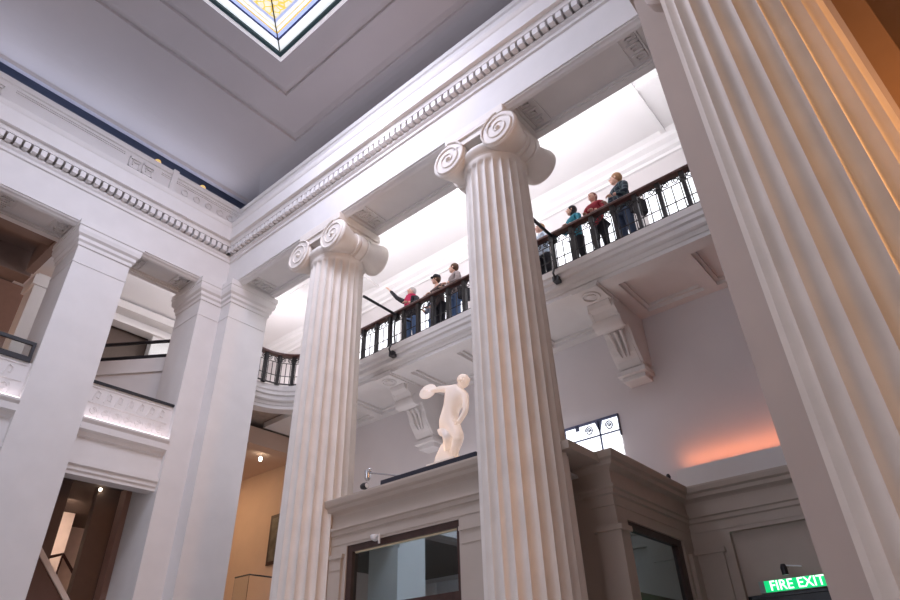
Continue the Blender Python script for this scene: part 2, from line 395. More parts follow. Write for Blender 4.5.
# ------------------------------------------------------------------ square pillars
def capital_profile():
    return [(0, 8.36), (.012, 8.36), (.012, 8.40), (0, 8.40), (0, 8.78), (.03, 8.80), (.03, 8.88), (.07, 8.92), (.07, 9.00), (.12, 9.05), (.14, 9.14), (.14, 9.22), (.16, 9.24), (.16, SZ)]
def pillar(label, outline, front=YB):
    # outline: plan polygon, counter-clockwise
    cx = sum(p[0] for p in outline)/len(outline); cy = sum(p[1] for p in outline)/len(outline)
    t = thing('square_pillar', label, 'pillar', (cx, cy, FL))
    o2 = [(x-cx, y-cy) for x, y in outline]
    MB().prism(o2, 'z', 0, SZ-FL-.02).build('shaft', PL, t)
    mb = MB(); n = len(o2); prof = [(o, z-FL-.02) for o, z in capital_profile()]
    rings = []
    for o, z in prof:
        R = []
        for i in range(n):
            p = Vector(o2[i]); a = Vector(o2[i-1]); b = Vector(o2[(i+1) % n])
            d0 = (p-a).normalized(); d1 = (b-p).normalized(); n0 = Vector((d0.y, -d0.x)); n1 = Vector((d1.y, -d1.x)); m = (n0+n1); m = m/m.dot(n0)
            q = p+m*(o+.001); R.append(mb.bm.verts.new((q.x, q.y, z)))
        rings.append(R)
    for A, B in zip(rings, rings[1:]):
        for k in range(n): mb.bm.faces.new((A[k], A[(k+1) % n], B[(k+1) % n], B[k]))
    mb.bm.faces.new(rings[0][::-1]); mb.bm.faces.new(rings[-1])
    mb.build('capital', PL, t)
    return t
def rect(x0, x1, y0, y1): return [(x0, y0), (x1, y0), (x1, y1), (x0, y1)]
pillar('tall white square pillar with moulded cap at the left of the hall', rect(3.14, 4.29, YB, YB+DEP))
pillar('white L-shaped corner pillar where the two friezes meet, left of the columns', [(6.13, YB), (6.7, YB), (6.7, 12.64), (7.80, 12.64), (7.80, YB+DEP), (6.13, YB+DEP)])
pillar('white square pillar out to the left of the first one', rect(.05, 1.2, YB, YB+DEP))
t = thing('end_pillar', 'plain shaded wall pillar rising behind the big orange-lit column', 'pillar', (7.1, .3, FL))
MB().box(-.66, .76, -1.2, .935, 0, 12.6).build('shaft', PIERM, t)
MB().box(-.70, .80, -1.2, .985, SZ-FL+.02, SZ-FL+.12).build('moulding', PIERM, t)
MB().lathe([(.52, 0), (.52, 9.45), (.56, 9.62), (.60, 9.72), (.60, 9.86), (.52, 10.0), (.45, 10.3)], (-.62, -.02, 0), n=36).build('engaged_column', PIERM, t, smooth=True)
MB().lathe([(.02, -.12), (.29, -.12), (.33, -.06), (.31, .1), (.25, .4)], (-.80, .42, SZ-FL-.42), 'x', 28).build('engaged_volute', PIERM, t, smooth=True)
# pillars farther back in the left gallery
t = thing('back_pillar', 'narrow pale pillar standing in the gallery behind the left square pillar', 'pillar', (3.9, 17.9, FL))
MB().box(-.35, .3, -.35, .35, 0, 12.0).build('shaft', PL, t); MB().box(-.42, .37, -.42, .42, 11.6, 11.9).build('capital', PL, t)

# ------------------------------------------------------------------ ionic columns
def column(label, x, y, rz=0, neck=8.42, rt=.587, rb=.655, group=None, m=None):
    STONE = m or MATS['cream_stone']
    t = thing('ionic_column', label, 'column', (x, y, FL), rz, group)
    H = neck-FL; mb = MB(); NF, K = 24, 8; n = NF*K
    zs = [.55, .80, .86, .92, 1.0]+[1.0+(H-1.0-.30)*i/14 for i in range(1, 15)]+[H-.24, H-.19, H-.15, H-.12, H-.10, H-.04, H]
    rings = []
    for z in zs:
        u = max(0, (z-1)/(H-1)); R = rb+(rt-rb)*(u**1.6)
        up = max(0, H-.10-z); lo = max(0, z-.80)
        e = min(1, up/.16, lo/.16); e = math.sqrt(max(0, 1-(1-e)**2))
        if z > H-.05: R += .02
        ring = []
        for k in range(n):
            f = (k % K)/K; a = 2*PI*k/n
            dd = 0
            if .06 < f < .94:
                q = (f-.5)/.42; q = max(-1, min(1, q)); wdt = math.sqrt(max(0, 1-q*q))
                dd = .058*wdt*e
            ring.append(mb.bm.verts.new(((R-dd)*math.cos(a), (R-dd)*math.sin(a), z)))
        rings.append(ring)
    for A, B in zip(rings, rings[1:]):
        for k in range(n): mb.bm.faces.new((A[k], A[(k+1) % n], B[(k+1) % n], B[k]))
    mb.bm.faces.new(rings[0][::-1]); mb.bm.faces.new(rings[-1])
    mb.build('fluted_shaft', STONE, t, smooth=True)
    MB().box(-.85, .85, -.85, .85, 0, .2).lathe([(.82, .2), (.86, .26), (.82, .33), (.74, .36), (.72, .42), (.77, .46), (.77, .50), (.70, .54), (.67, .60)], n=48).build('base', STONE, t, smooth=True)
    # echinus with egg-like swelling
    MB().lathe([(rt+.02, H-.01), (rt+.035, H+.02), (rt+.02, H+.04), (rt+.06, H+.08), (rt+.10, H+.14), (rt+.10, H+.20), (rt+.06, H+.26), (rt, H+.32)], n=48).build('capital', STONE, t, smooth=True)
    capo = t.children[-1] if t.children[-1].name.startswith('capital') else [c for c in t.children if c.name.startswith('capital')][0]
    vz = H+.30
    for s in (-1, 1):
        cap = MB()
        prof = [(.0, -.70), (.30, -.70), (.36, -.69), (.385, -.66), (.385, -.62), (.37, -.58), (.33, -.45), (.285, -.30), (.265, -.20), (.27, -.17), (.30, -.165), (.305, -.12), (.28, -.11), (.275, -.08), (.30, -.07), (.31, 0)]
        prof = prof+[(r, -h) for r, h in prof[-2::-1]]
        prof[0] = (.02, -.70); prof[-1] = (.02, .70)
        cap.lathe(prof, (0, s*.585, vz), 'x', 36)
        for fx in (-1, 1):
            pts = []; turns = 2.6; N = 60
            for i in range(N+1):
                q = i/N; a = PI/2 + s*fx*0 + (-s)*0 + q*turns*2*PI; r = .36*(1-q)**.9+.03
                pts.append((fx*.705, s*.585+s*r*math.cos(a), vz+r*math.sin(a)))
            cap.tube(pts, .024, 6, r2=.012)
            cap.ball((fx*.70, s*.585, vz), .05)
        cap.build('volute', STONE, capo, smooth=True)
    # channel between the scrolls, front and back, and the abacus
    ch = MB()
    for fx in (-1, 1):
        x0, x1 = sorted((fx*.66, fx*.50)); ch.box(x0, x1, -.585, .585, vz+.12, vz+.37)
        x0, x1 = sorted((fx*.70, fx*.64)); ch.box(x0, x1, -.60, .60, vz+.32, vz+.37).box(x0, x1, -.45, .45, vz+.12, vz+.15)
    ch.box(-.5, .5, -.5, .5, vz, vz+.37)
    ch.build('channel', STONE, capo)
    top = SZ-FL
    if neck < 8: top = vz+.6
    MB().box(-.60, .60, -.66, .66, vz+.36, vz+.45).box(-.64, .64, -.70, .70, vz+.45, max(top, vz+.5)-.012).build('abacus', STONE, capo, bevel=.02)
    return t
XC = 7.285
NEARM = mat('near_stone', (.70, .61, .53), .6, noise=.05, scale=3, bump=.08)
column('white fluted Ionic column left of the glass statue, nearer the hall corner', XC, 9.2)
column('white fluted Ionic column right of the glass statue, middle of the row', XC, 4.70)
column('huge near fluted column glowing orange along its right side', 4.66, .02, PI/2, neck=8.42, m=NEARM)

# ------------------------------------------------------------------ A gallery (behind the columns)
g = MB()
g.box(XR+.45, XW, -1.5, 12.6, 6.80, 7.18)
# fascia & cornice profile swept along gallery edge and round the quarter circle
path = [(XR, -1.5), (XR, 12.0)]
cxq, cyq, rq = 8.1, 12.05, 1.0
arc = [(cxq+rq*math.cos(a), cyq+rq*math.sin(a)) for a in [PI/2*i/12 for i in range(1, 13)]]
path += arc+[(7.70, 13.05)]
prof = [(0, DZ), (0, 7.06), (.0, 7.04), (.03, 7.03), (.0, 7.00), (-.0, 6.92), (-.05, 6.90), (-.05, 6.80), (-.08, 6.77), (-.12, 6.76), (-.15, 6.69), (-.18, 6.68), (-.18, 6.60), (-.5, 6.60), (-.5, DZ)]
g2 = MB().sweep_path([(-o, z) for o, z in prof], path)
struct(g2.build('trim_7', PL))
# deck corner north of the curve
g.box(XR+.45, XW, 12.6, 20.6, 6.80, 7.18).box(XA+.2, XR+.45, 13.5, 20.6, 6.80, 7.18)
struct(g.build('floor_gallery', CARPET))
# soffit of the gallery with coffers
cf = MB()
cy = [4.22, 9.68]
coff = [(-1.2, 3.75), (4.72, 9.2), (10.1, 14.2)]
cf.box(XR+.3, XW, -1.5, 14.4, 6.76, 6.80)
xa, xb = 9.58, 10.95
xs0, xs1 = XR+.20, XW
cuts = [-1.5, .2, 1.9, 2.25, 3.72, 4.75, 6.75, 7.15, 9.15, 10.2, 12.2, 14.4]
solid = [(-1.5, -.2), (1.0, 1.25), (2.27, 2.52), (3.69, 4.80), (5.95, 6.2), (7.7, 7.95), (9.12, 10.25), (11.4, 11.65), (12.8, 14.4)]
cf.box(xs0, xa, -1.5, 14.4, 6.62, 6.77).box(xb, xs1, -1.5, 14.4, 6.62, 6.77)
for a, b in solid: cf.box(xa, xb, a, b, 6.62, 6.77)
# inner bead of each coffer
for a, b in zip([s[1] for s in solid[:-1]], [s[0] for s in solid[1:]]):
    cf.box(xa, xa+.06, a, b, 6.70, 6.765).box(xb-.06, xb, a, b, 6.70, 6.765).box(xa+.06, xb-.06, a, a+.06, 6.70, 6.765).box(xa+.06, xb-.06, b-.06, b, 6.70, 6.765)
struct(cf.build('ceiling_gallery_underside', PL))
# gallery back wall dressing and its bright windows, ceiling
gc = MB().box(XA+DEP-.1, XW, -1.5, 20.6, 10.92, 11.1).box(3.4, XA+DEP, YB+DEP-.1, 20.6, 10.92, 11.1)
for yy in (-.5, 2.3, 6.95, 11.6): gc.box(8.2, 10.9, yy, yy+.12, 10.86, 10.93)
gc.box(9.3, 9.42, -1.5, 14, 10.88, 10.93)
struct(gc.build('ceiling_gallery', CEILW))
cn = MB().prism([(XW, 10.40), (XW-.05, 10.42), (XW-.05, 10.50), (XW-.12, 10.56), (XW-.14, 10.66), (XW-.24, 10.74), (XW-.26, 10.84), (XW-.36, 10.93), (XW, 10.93)], 'y', -1.5, 20.6)
struct(cn.build('trim_8', CEILW))
# gallery windows: frosted bright panes in the back wall
wi = 1
for i, (a, b) in enumerate([(-1.0, .9), (1.3, 3.3), (3.7, 5.7), (6.1, 8.1), (8.5, 10.5), (10.9, 12.9)]):
    wt = thing('window_%d' % (i+2), '', ''); del wt['label']; del wt['category']; struct(wt)
    MB().box(XW-.03, XW-.01, a, b, 7.9, 9.82).build('pane', DAY, wt)
    m_ = MB()
    for yy in (a, b): m_.box(XW-.06, XW-.005, yy-.04, yy+.04, 7.86, 9.86)
    m_.box(XW-.06, XW-.005, a, b, 7.84, 7.9).box(XW-.06, XW-.005, a, b, 9.80, 9.86)
    m_.build('window_frame', PL, wt)

# railing -------------------------------------------------------
def scroll(mb, p0, p1, z0, z1, nrm):
    # decorative ironwork between two posts (p0,p1 2D points)
    a = Vector((p0[0], p0[1], 0)); b = Vector((p1[0], p1[1], 0)); L = (b-a).length; u = (b-a)/L
    def P(s, z): return a+u*s+Vector((0, 0, z))
    for s in (.07, L/2, L-.07):
        mb.tube([P(s, z0), P(s, z1-.20)], .011, 5)
    mb.tube([P(.03, z0+.24), P(L-.03, z0+.24)], .011, 5)
    mb.tube([P(.03, z1-.20), P(L-.03, z1-.20)], .011, 5)
    c = L/2
    for sg in (-1, 1):
        cc = c+sg*.095; pts = []
        for i in range(22):
            q = i/21; an = PI/2*0+(-sg)*0+q*3.4*PI; r = .078*(1-.72*q)
            pts.append(P(cc+sg*r*math.cos(an), z1-.11+r*math.sin(an)))
        mb.tube(pts, .010, 5)
    pts = [P(c+(L/2-.05)*math.cos(an), z1-.19+.15*math.sin(an)) for an in [i*PI/10 for i in range(11)]]
    mb.tube(pts, .011, 5)
rail = thing('balcony_railing', 'black wrought-iron gallery railing with mahogany handrail behind the columns', 'railing', (0, 0, 0))
rx = XR+.06
ys = [4.70+.465*k for k in range(-13, 16)]
ys = [v for v in ys if -1.4 < v < 11.9]
ppts = [(rx, v) for v in ys]
arcp = [(cxq+.1+(rq-.04)*math.cos(a), cyq+(rq-.04)*math.sin(a)) for a in [PI/2*i/4 for i in range(1, 5)]]
ppts += [(rx, 12.0)]*0+[(q[0]-.0, q[1]) for q in arcp]+[(7.86, 13.01)]
Z1 = 8.04
for i, p in enumerate(ppts):
    m_ = MB(); wd = .035
    m_.box(p[0]-wd, p[0]+wd, p[1]-wd, p[1]+wd, DZ, Z1).box(p[0]-.05, p[0]+.05, p[1]-.05, p[1]+.05, DZ, DZ+.05).box(p[0]-.045, p[0]+.045, p[1]-.045, p[1]+.045, Z1-.16, Z1)
    m_.build('post', IRON, rail)
for p, q in zip(ppts, ppts[1:]):
    m_ = MB(); scroll(m_, p, q, DZ+.03, Z1, 1)
    m_.bar((p[0], p[1], DZ+.04), (q[0], q[1], DZ+.04), .03, .03)
    m_.build('scroll_panel', IRON, rail)
fullp = [(p[0], p[1]) for p in ppts if p[1] < 11.9]+[(cxq+.06+rq*math.cos(a), cyq+rq*math.sin(a)-.04) for a in [PI/2*i/12 for i in range(0, 13)]]+[(7.84, 13.01)]
MB().sweep_path([(-.075, Z1), (-.075, Z1+.05), (-.05, Z1+.08), (.05, Z1+.08), (.075, Z1+.05), (.075, Z1)], fullp).build('handrail', WOOD, rail, smooth=False)

def pole(label, y):
    t = thing('banner_pole', label, 'pole', (rx, y, 8.0))
    MB().tube([(-.02, 0, .02), (-1.10, 0, .04)], .034, 10).build('arm', BLACK, t, smooth=True)
    MB().box(-.06, .06, -.06, .06, -.12, .10).build('clamp', BLACK, t)
    pts = [(-.03, 0, -.78), (-.16, 0, -.86), (-.22, 0, -1.0), (-.16, 0, -1.14), (-.05, 0, -1.10)]
    MB().tube([(-.04, 0, -.08), (-.07, 0, -.5)]+pts, .022, 8).build('curved_bracket', BLACK, t, smooth=True)
    MB().box(-.17, -.03, -.06, .06, -1.16, -1.04).build('bracket_foot', BLACK, t)
pole('black banner arm reaching from the railing to the left column', 9.14)
pole('black banner arm reaching from the railing to the middle column', 4.66)

# wall consoles --------------------------------------------------
def console(label, yc):
    t = thing('wall_console', label, 'bracket', (XW, yc, 6.64), group='plaster consoles under the gallery')
    X = lambda v: v-XW
    Zf = lambda v: v-6.5
    hw = .27
    MB().box(X(9.22), X(10.1), -.30, .30, -.07, .0).box(X(9.22), X(10.06), -.27, .27, -.12, -.07).build('block', PL, t, bevel=.01)
    MB().tube([(X(9.50)+.17*math.cos(a), .16*math.sin(a), -.13) for a in [i*PI/10 for i in range(20)]], .022, 6, True).lathe([(.09, -.12), (.09, -.14), (.05, -.155)], (X(9.50), 0, 0), n=20).build('roundel', PL, t, smooth=True)
    arm = [(9.75, 6.5), (9.75, 6.36), (9.80, 6.28), (9.90, 6.22), (9.98, 6.12), (10.0, 6.0), (10.08, 5.93), (10.2, 5.92), (10.3, 5.96), (10.36, 6.02), (10.44, 5.9), (10.5, 5.72), (10.58, 5.56), (10.68, 5.45), (10.74, 5.32), (10.84, 5.28), (11.15, 5.28), (11.15, 6.5)]
    MB().prism([(X(a), Zf(b)) for a, b in arm], 'y', -hw+.04, hw-.04).build('scroll_body', PL, t, bevel=.01)
    lf = MB()
    for s in (-1, 1):
        y0, y1 = (hw-.05, hw+.01) if s > 0 else (-hw-.01, -hw+.05)
        arm2 = [(9.9, 6.5), (9.9, 6.30), (10.0, 6.2), (10.06, 6.06), (10.2, 6.0), (10.38, 6.1), (10.5, 5.95), (10.56, 5.75), (10.66, 5.6), (10.8, 5.42), (11.15, 5.40), (11.15, 6.5)]
        lf.prism([(X(a)-.05, Zf(b)-.05) if a < 11.1 else (0, Zf(b)) for a, b in arm2], 'y', y0, y1)
    lf.build('side_volute', PL, t)
    lathe1 = MB(); lathe1.lathe([(.02, -.30), (.13, -.30), (.15, -.27), (.15, .27), (.13, .30), (.02, .30)], (X(10.12), 0, Zf(6.05)), 'y', 20)
    lathe1.build('volute_roll', PL, t, smooth=True)
    m_ = MB(); m_.lathe([(.02, -.26), (.08, -.26), (.09, -.24), (.09, .24), (.08, .26), (.02, .26)], (X(10.83), 0, Zf(5.36)), 'y', 16)
    m_.build('volute_roll', PL, t, smooth=True)
    m_ = MB()
    for k in (-.13, 0, .13):
        m_.tube([(X(10.30), k, Zf(5.94)), (X(10.42), k*.9, Zf(5.80)), (X(10.50), k*.8, Zf(5.62)), (X(10.60), k*.6, Zf(5.50))], .04, 8, r2=.02)
        m_.ball((X(10.78), k*1.0, Zf(5.27)), .035)
    m_.build('acanthus_leaf', PL, t, smooth=True)
    MB().box(X(10.70), 0, -.30, .30, Zf(5.18), Zf(5.28)).box(X(10.80), 0, -.24, .24, Zf(5.08), Zf(5.18)).build('foot', PL, t, bevel=.01)
    return t
console('carved plaster console on the back wall, right of the middle column', 4.22)
console('carved plaster console on the back wall, behind the glass statue', 9.68)

# leaded window in back wall -------------------------------------
wt = bpy.data.objects.new('window_1', None); C.objects.link(wt); struct(wt)
MB().box(XW-.02, XW-.01, 4.85, 6.45, 3.2, 4.76).build('pane', glow('daylight_pane_low', (.92, .95, 1), 1.9), wt)
m_ = MB()
m_.box(XW-.05, XW-.0, 4.83, 6.47, 4.74, 4.79).box(XW-.05, XW-.0, 4.83, 6.47, 4.44, 4.465)
for yy in (5.27, 6.06): m_.box(XW-.05, XW-.0, yy-.015, yy+.015, 3.2, 4.76)
m_.box(XW-.05, XW-.0, 4.83, 4.85, 4.35, 4.76)
m_.prism([(5.19, 4.74), (5.35, 4.74), (5.27, 4.5)], 'x', XW-.05, XW)
m_.box(XW-.05, XW, 5.72, 5.80, 4.66, 4.76)
m_.build('glazing_bar', mat('lead_grey', (.10, .12, .2), .5), wt)
m_ = MB()
for yy in (5.05, 5.50):
    m_.tube([(XW-.04, yy+.09*(1-i/40)*math.cos(i*PI/8), 4.60+.10*(1-i/40)*math.sin(i*PI/8)) for i in range(26)], .014, 5)
    m_.ball((XW-.04, yy, 4.60), .025)
m_.build('glazing_scroll', mat('lead_scroll', (.22, .24, .30), .5), wt)

# ------------------------------------------------------------------ the low room (box) between the columns
WALLS = MB()
def shadowbox(): pass
bx = MB()
# front wall pieces round the window opening (x 7.2..7.4)
yl, yr = 8.72, 5.0
wy0, wy1, wz0, wz1 = 5.83, 8.22, -1.2, 2.26
bx.box(7.2, 7.45, wy1, yl, FL, 2.8).box(7.2, 7.45, yr-.3, wy0, FL, 2.8).box(7.2, 7.45, wy0, wy1, wz1, 2.8).box(7.2, 7.45, wy0, wy1, FL, wz0)
bx.box(7.45, XW, yl-.2, yl, FL, 2.95)
bx.box(7.4, 8.3, 4.7, 4.95, FL, 2.95)
# right front piece and side wall with window
bx.box(8.3, 8.5, 4.1, 4.8, FL, 2.95)
bx.box(8.3, 8.63, 3.90, 4.1, FL, 2.95).box(10.6, XW, 3.90, 4.1, FL, 2.95).box(8.63, 10.6, 3.90, 4.1, 2.15, 2.95).box(8.63, 10.6, 3.90, 4.1, FL, -.6)
bx.box(7.3, XW, 3.95, yl, 2.88, 3.0)
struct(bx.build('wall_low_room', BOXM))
struct(MB().box(7.15, 7.21, 8.30, 8.60, FL, 2.10).box(7.15, 7.21, 5.2, 5.75, FL, 2.10).prism([(8.24, 3.84), (8.50, 3.84), (8.50, 3.91), (8.31, 3.91), (8.31, 4.2), (8.24, 4.2)], 'z', FL, 1.95).box(10.7, 11.1, 3.84, 3.91, FL, 1.95)
       .build('trim_9', BOXM))
# lower back wall with recessed doorway
lb = MB()
lb.box(11.0, 11.2, 3.27, 3.92, FL, 2.95).box(11.0, 11.2, -3, .6, FL, 2.95).box(11.0, 11.2, .6, 3.27, 2.24, 2.95).box(11.1, 11.2, -3, 3.9, 1.24, 3.40)
lb.box(10.94, 11.01, 3.42, 3.84, FL, 1.95)
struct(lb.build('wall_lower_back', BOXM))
corn = [(0, 2.0), (.0, 2.06), (.05, 2.08), (.05, 2.42), (.07, 2.44), (.07, 2.50), (.10, 2.53), (.10, 2.57), (.03, 2.58), (.03, 2.80), (.09, 2.82), (.15, 2.84), (.16, 2.90), (.19, 2.93), (.21, 3.0), (.21, 3.03), (0, 3.03)]
corn = [(0, 2.30), (.03, 2.30), (.03, 2.44), (.06, 2.46), (.06, 2.52), (.09, 2.54), (.09, 2.575), (.045, 2.58), (.045, 2.78), (.06, 2.80), (.13, 2.84), (.14, 2.90), (.18, 2.93), (.20, 3.0), (.20, 3.03), (0, 3.03)]
pth = [(7.22, yl-.0), (7.22, 5.0)]
pth2 = [(8.35, 4.75), (8.35, 4.28), (8.30, 4.28), (8.30, 3.92), (11.02, 3.92), (11.02, -3)]
struct(MB().sweep_path(corn, pth).build('trim_10', BOXM))
struct(MB().sweep_path(corn, pth2).build('trim_11', BOXM))
struct(MB().box(11.0, 11.16, -3, 3.9, 3.03, 3.40).build('trim_12', PL))
# neck fillets on pilasters
struct(MB().box(7.14, 7.15, 8.28, 8.62, 1.90, 1.93).box(7.13, 7.2, 8.26, 8.64, 2.08, 2.14).box(7.13, 7.2, 5.16, 5.79, 2.08, 2.14).box(7.14, 7.15, 5.2, 5.75, 1.90, 1.93)
       .box(8.20, 8.52, 3.80, 4.24, 1.95, 2.02).box(10.9, 11.0, 3.38, 3.88, 1.95, 2.02).build('trim_13', BOXM))
# front window
wt = bpy.data.objects.new('window_8', None); C.objects.link(wt); struct(wt)
DKW = mat('dark_wood', (.05, .025, .02), .35, noise=.2, scale=10)
m_ = MB(); m_.box(7.22, 7.36, wy0, wy0+.06, wz0+.08, wz1-.10).box(7.22, 7.36, wy1-.12, wy1, wz0+.08, wz1-.10).box(7.22, 7.36, wy0, wy1, wz1-.10, wz1).box(7.22, 7.36, wy0+.06, wy1-.12, 1.20, 1.32).box(7.22, 7.36, wy0, wy1, wz0, wz0+.08)
m_.build('window_frame', DKW, wt)
MB().box(7.28, 7.295, wy0+.06, wy1-.12, 1.32, wz1-.10).build('pane', TGLASS, wt)
MB().box(7.28, 7.295, wy0+.06, wy1-.12, wz0+.08, 1.2).build('pane', TGLASS, wt)
MB().box(7.26, 7.28, wy0+.06, wy1-.14, wz1-.125, wz1-.10).build('bead', mat('brass_bead', (.75, .65, .45), .3), wt)
# side window
wt = bpy.data.objects.new('window_9', None); C.objects.link(wt); struct(wt)
m_ = MB(); m_.box(8.63, 8.72, 3.94, 4.05, -.6, 2.05).box(10.42, 10.6, 3.94, 4.05, -.6, 2.05).box(8.63, 10.6, 3.94, 4.05, 2.05, 2.15).box(8.72, 10.42, 3.94, 4.05, 1.05, 1.22)
m_.build('window_frame', DKW, wt)
MB().box(8.72, 10.42, 3.99, 4.0, 1.22, 2.05).build('pane', TGLASS, wt)
MB().box(8.72, 10.42, 3.99, 4.0, -.6, 1.05).build('pane', TGLASS, wt)
# room interior light panel on ceiling
struct(MB().box(7.6, 11, 4.4, 8.4, 2.78, 2.82).build('ceiling_low_room', WHITEM))
cl_ = thing('ceiling_light', 'long strip light on the ceiling inside the low glazed room', 'light', (8.6, 6.8, 2.74))
MB().box(-.06, .06, -1.1, 1.1, 0, .04).build('diffuser', glow('strip_light', (.9, .95, 1), 5), cl_)
MB().box(-.08, .08, -1.12, 1.12, .03, .045).build('housing', WHITEM, cl_)
# black door below sign
dr = bpy.data.objects.new('door_1', None); C.objects.link(dr); struct(dr)
MB().box(11.08, 11.13, .7, 3.2, FL, 1.24).build('door_leaf', BLACK, dr)
MB().box(11.04, 11.09, .66, .7, FL, 1.27).box(11.04, 11.09, 3.2, 3.25, FL, 1.27).box(11.04, 11.09, .66, 3.25, 1.24, 1.28).build('door_frame', BLACK, dr)

# exit sign
sg = thing('exit_sign', 'green glowing FIRE EXIT sign above the black doorway', 'sign', (11.02, 2.54, 1.295))
GREEN = glow('sign_green', (.0, .62, .18), 1.0)
MB().box(0, .06, -.50, .50, 0, .17).build('housing', mat('sign_grey', (.3, .38, .36), .4), sg)
gp_ = MB().box(-.006, 0, -.495, .42, .008, .165).build('green_panel', GREEN, sg)
cu = bpy.data.curves.new('sign_lettering', 'FONT'); cu.body = 'FIRE EXIT'; cu.size = .19; cu.extrude = .003; cu.align_x = 'CENTER'; cu.align_y = 'CENTER'; cu.offset = .001
to = bpy.data.objects.new('sign_lettering', cu); C.objects.link(to)
bpy.context.view_layer.update()
dg = bpy.context.evaluated_depsgraph_get(); me = bpy.data.meshes.new_from_object(to.evaluated_get(dg)); bpy.data.objects.remove(to)
lo = bpy.data.objects.new('lettering', me); C.objects.link(lo); lo.parent = gp_
me.materials.clear(); me.materials.append(glow('sign_white', (1, 1, 1), 1.3))
lo.rotation_euler = (PI/2, 0, -PI/2); lo.location = (-.012, -.04, .085); lo.scale = (.98, 1.02, 1)

# security camera over sign
def cctv(label, loc, rz, flip=1):
    t = thing('security_camera', label, 'camera', loc, rz)
    MB().lathe([(.05, -.02), (.05, 0)], n=16).build('mount', WHITEM, t, smooth=True)
    MB().tube([(0, 0, 0), (0, 0, -.05), (-.05, 0, -.08)], .012, 8).build('stalk', WHITEM, t, smooth=True)
    MB().box(-.18, .0, -.03, .03, -.11, -.05).build('body', WHITEM, t, bevel=.01)
    MB().lathe([(.022, -.19), (.022, -.17)], (0, 0, -.08), 'x', 12).build('lens', BLACK, t)
    return t
t = thing('spotlight', 'small dark spotlight on a bracket above the exit sign', 'lamp', (11.0, 2.55, 1.56))
MB().tube([(0, 0, .05), (-.12, .02, .06)], .012, 6).build('bracket', CHROME, t)
MB().lathe([(.045, -.10), (.05, 0), (.03, .05)], (-.14, .03, .03), 'z', 14).build('lamp_head', BLACK, t, smooth=True)
MB().bar((-.14, -.22, .02), (-.12, 0, .06), .02).build('side_arm', WHITEM, t)
# camera over front window
t = thing('security_camera', 'white dome security camera above the front window', 'camera', (7.10, 7.45, 2.27))
MB().lathe([(.02, -.07), (.06, -.05), (.08, 0), (.075, .02)], n=18).build('dome', WHITEM, t, smooth=True)
MB().tube([(-.02, -.05, -.02), (-.05, -.14, -.0), (-.04, -.13, -.13)], .018, 8).build('arm', WHITEM, t, smooth=True)

# statue platform, statue, spotlights -----------------------------
pf = tag(MB().box(7.12, 8.6, 5.40, 7.40, 3.035, 3.15).build('display_platform', mat('dark_platform', (.02, .022, .035), .4), bevel=.01), 'long flat black platform under the glass statue', 'platform')
def bake(o):
    bpy.context.view_layer.update()
    dg = bpy.context.evaluated_depsgraph_get(); me = bpy.data.meshes.new_from_object(o.evaluated_get(dg))
    old = o.data; o.modifiers.clear(); o.data = me; bpy.data.meshes.remove(old)
    return o
def skin(name, verts, edges, m, parent=None, sub=1, loc=(0, 0, 0)):
    # verts: list of (x,y,z,r)
    me = bpy.data.meshes.new(name); me.from_pydata([v[:3] for v in verts], edges, [])
    o = bpy.data.objects.new(name, me); C.objects.link(o); o.location = loc
    sm = o.modifiers.new('skin', 'SKIN'); sm.use_smooth_shade = True
    if not me.skin_vertices: me.skin_vertices.new()
    sv = me.skin_vertices[0].data
    for i, v in enumerate(verts):
        r = v[3] if not isinstance(v[3], tuple) else v[3]
        sv[i].radius = (r, r) if not isinstance(r, tuple) else r
        sv[i].use_root = (i == 0)
    if sub:
        s2 = o.modifiers.new('sub', 'SUBSURF'); s2.levels = sub; s2.render_levels = sub
    me.materials.append(m)
    bake(o)
    if not len(o.data.materials): o.data.materials.append(m)
    if parent: o.parent = parent
    return o
SG = mat('frosted_glass', (.95, .90, .86), .35, noise=.03, emit=(1, .72, .55), estr=.13, trans=.45, ior=1.25, sss=0)  # slight emission stands in for lamplight caught in the glass
st = thing('statue', 'glowing frosted glass statue of a discus thrower on the black platform', 'statue', (7.42, 6.15, 3.15))
def W(y, z, r, x=7.42): return (x-7.42, y-6.15, z-3.15, r)
V_ = [W(6.20, 3.90, .15), W(6.13, 4.05, .135), W(6.02, 4.22, .165), W(5.96, 4.36, .15), W(5.86, 4.44, .055, 7.38),    # pelvis..neck
      W(6.13, 4.50, .075, 7.46), W(6.39, 4.60, .055, 7.5), W(6.60, 4.62, .038, 7.5),                   # raised arm with disc
      W(5.73, 4.22, .07, 7.36), W(5.69, 3.92, .05, 7.3), W(5.82, 3.72, .038, 7.24),                      # lower arm to knee
      W(6.26, 3.84, .11, 7.46), W(6.08, 3.60, .085, 7.30), W(6.22, 3.36, .055, 7.46), W(6.25, 3.22, .045, 7.48), W(6.12, 3.19, .04, 7.34),
      W(6.04, 3.80, .13, 7.40), W(5.90, 3.55, .10, 7.36), W(6.06, 3.36, .07, 7.42), W(6.14, 3.22, .045, 7.44), W(6.00, 3.19, .04, 7.30)]
E_ = [(0, 1), (1, 2), (2, 3), (3, 4), (3, 5), (5, 6), (6, 7), (3, 8), (8, 9), (9, 10), (0, 11), (11, 12), (12, 13), (13, 14), (14, 15), (0, 16), (16, 17), (17, 18), (18, 19), (19, 20)]
skin('body', V_, E_, SG, st, 2)
m_ = MB(); m_.ball((-.06, -.40, 1.34), .10, (.9, 1, 1.2), 20); m_.ball((-.16, -.40, 1.32), .03, (1.2, .8, 1.0)); m_.ball((-.05, -.38, 1.38), .10, (1, 1.05, .9), 18)
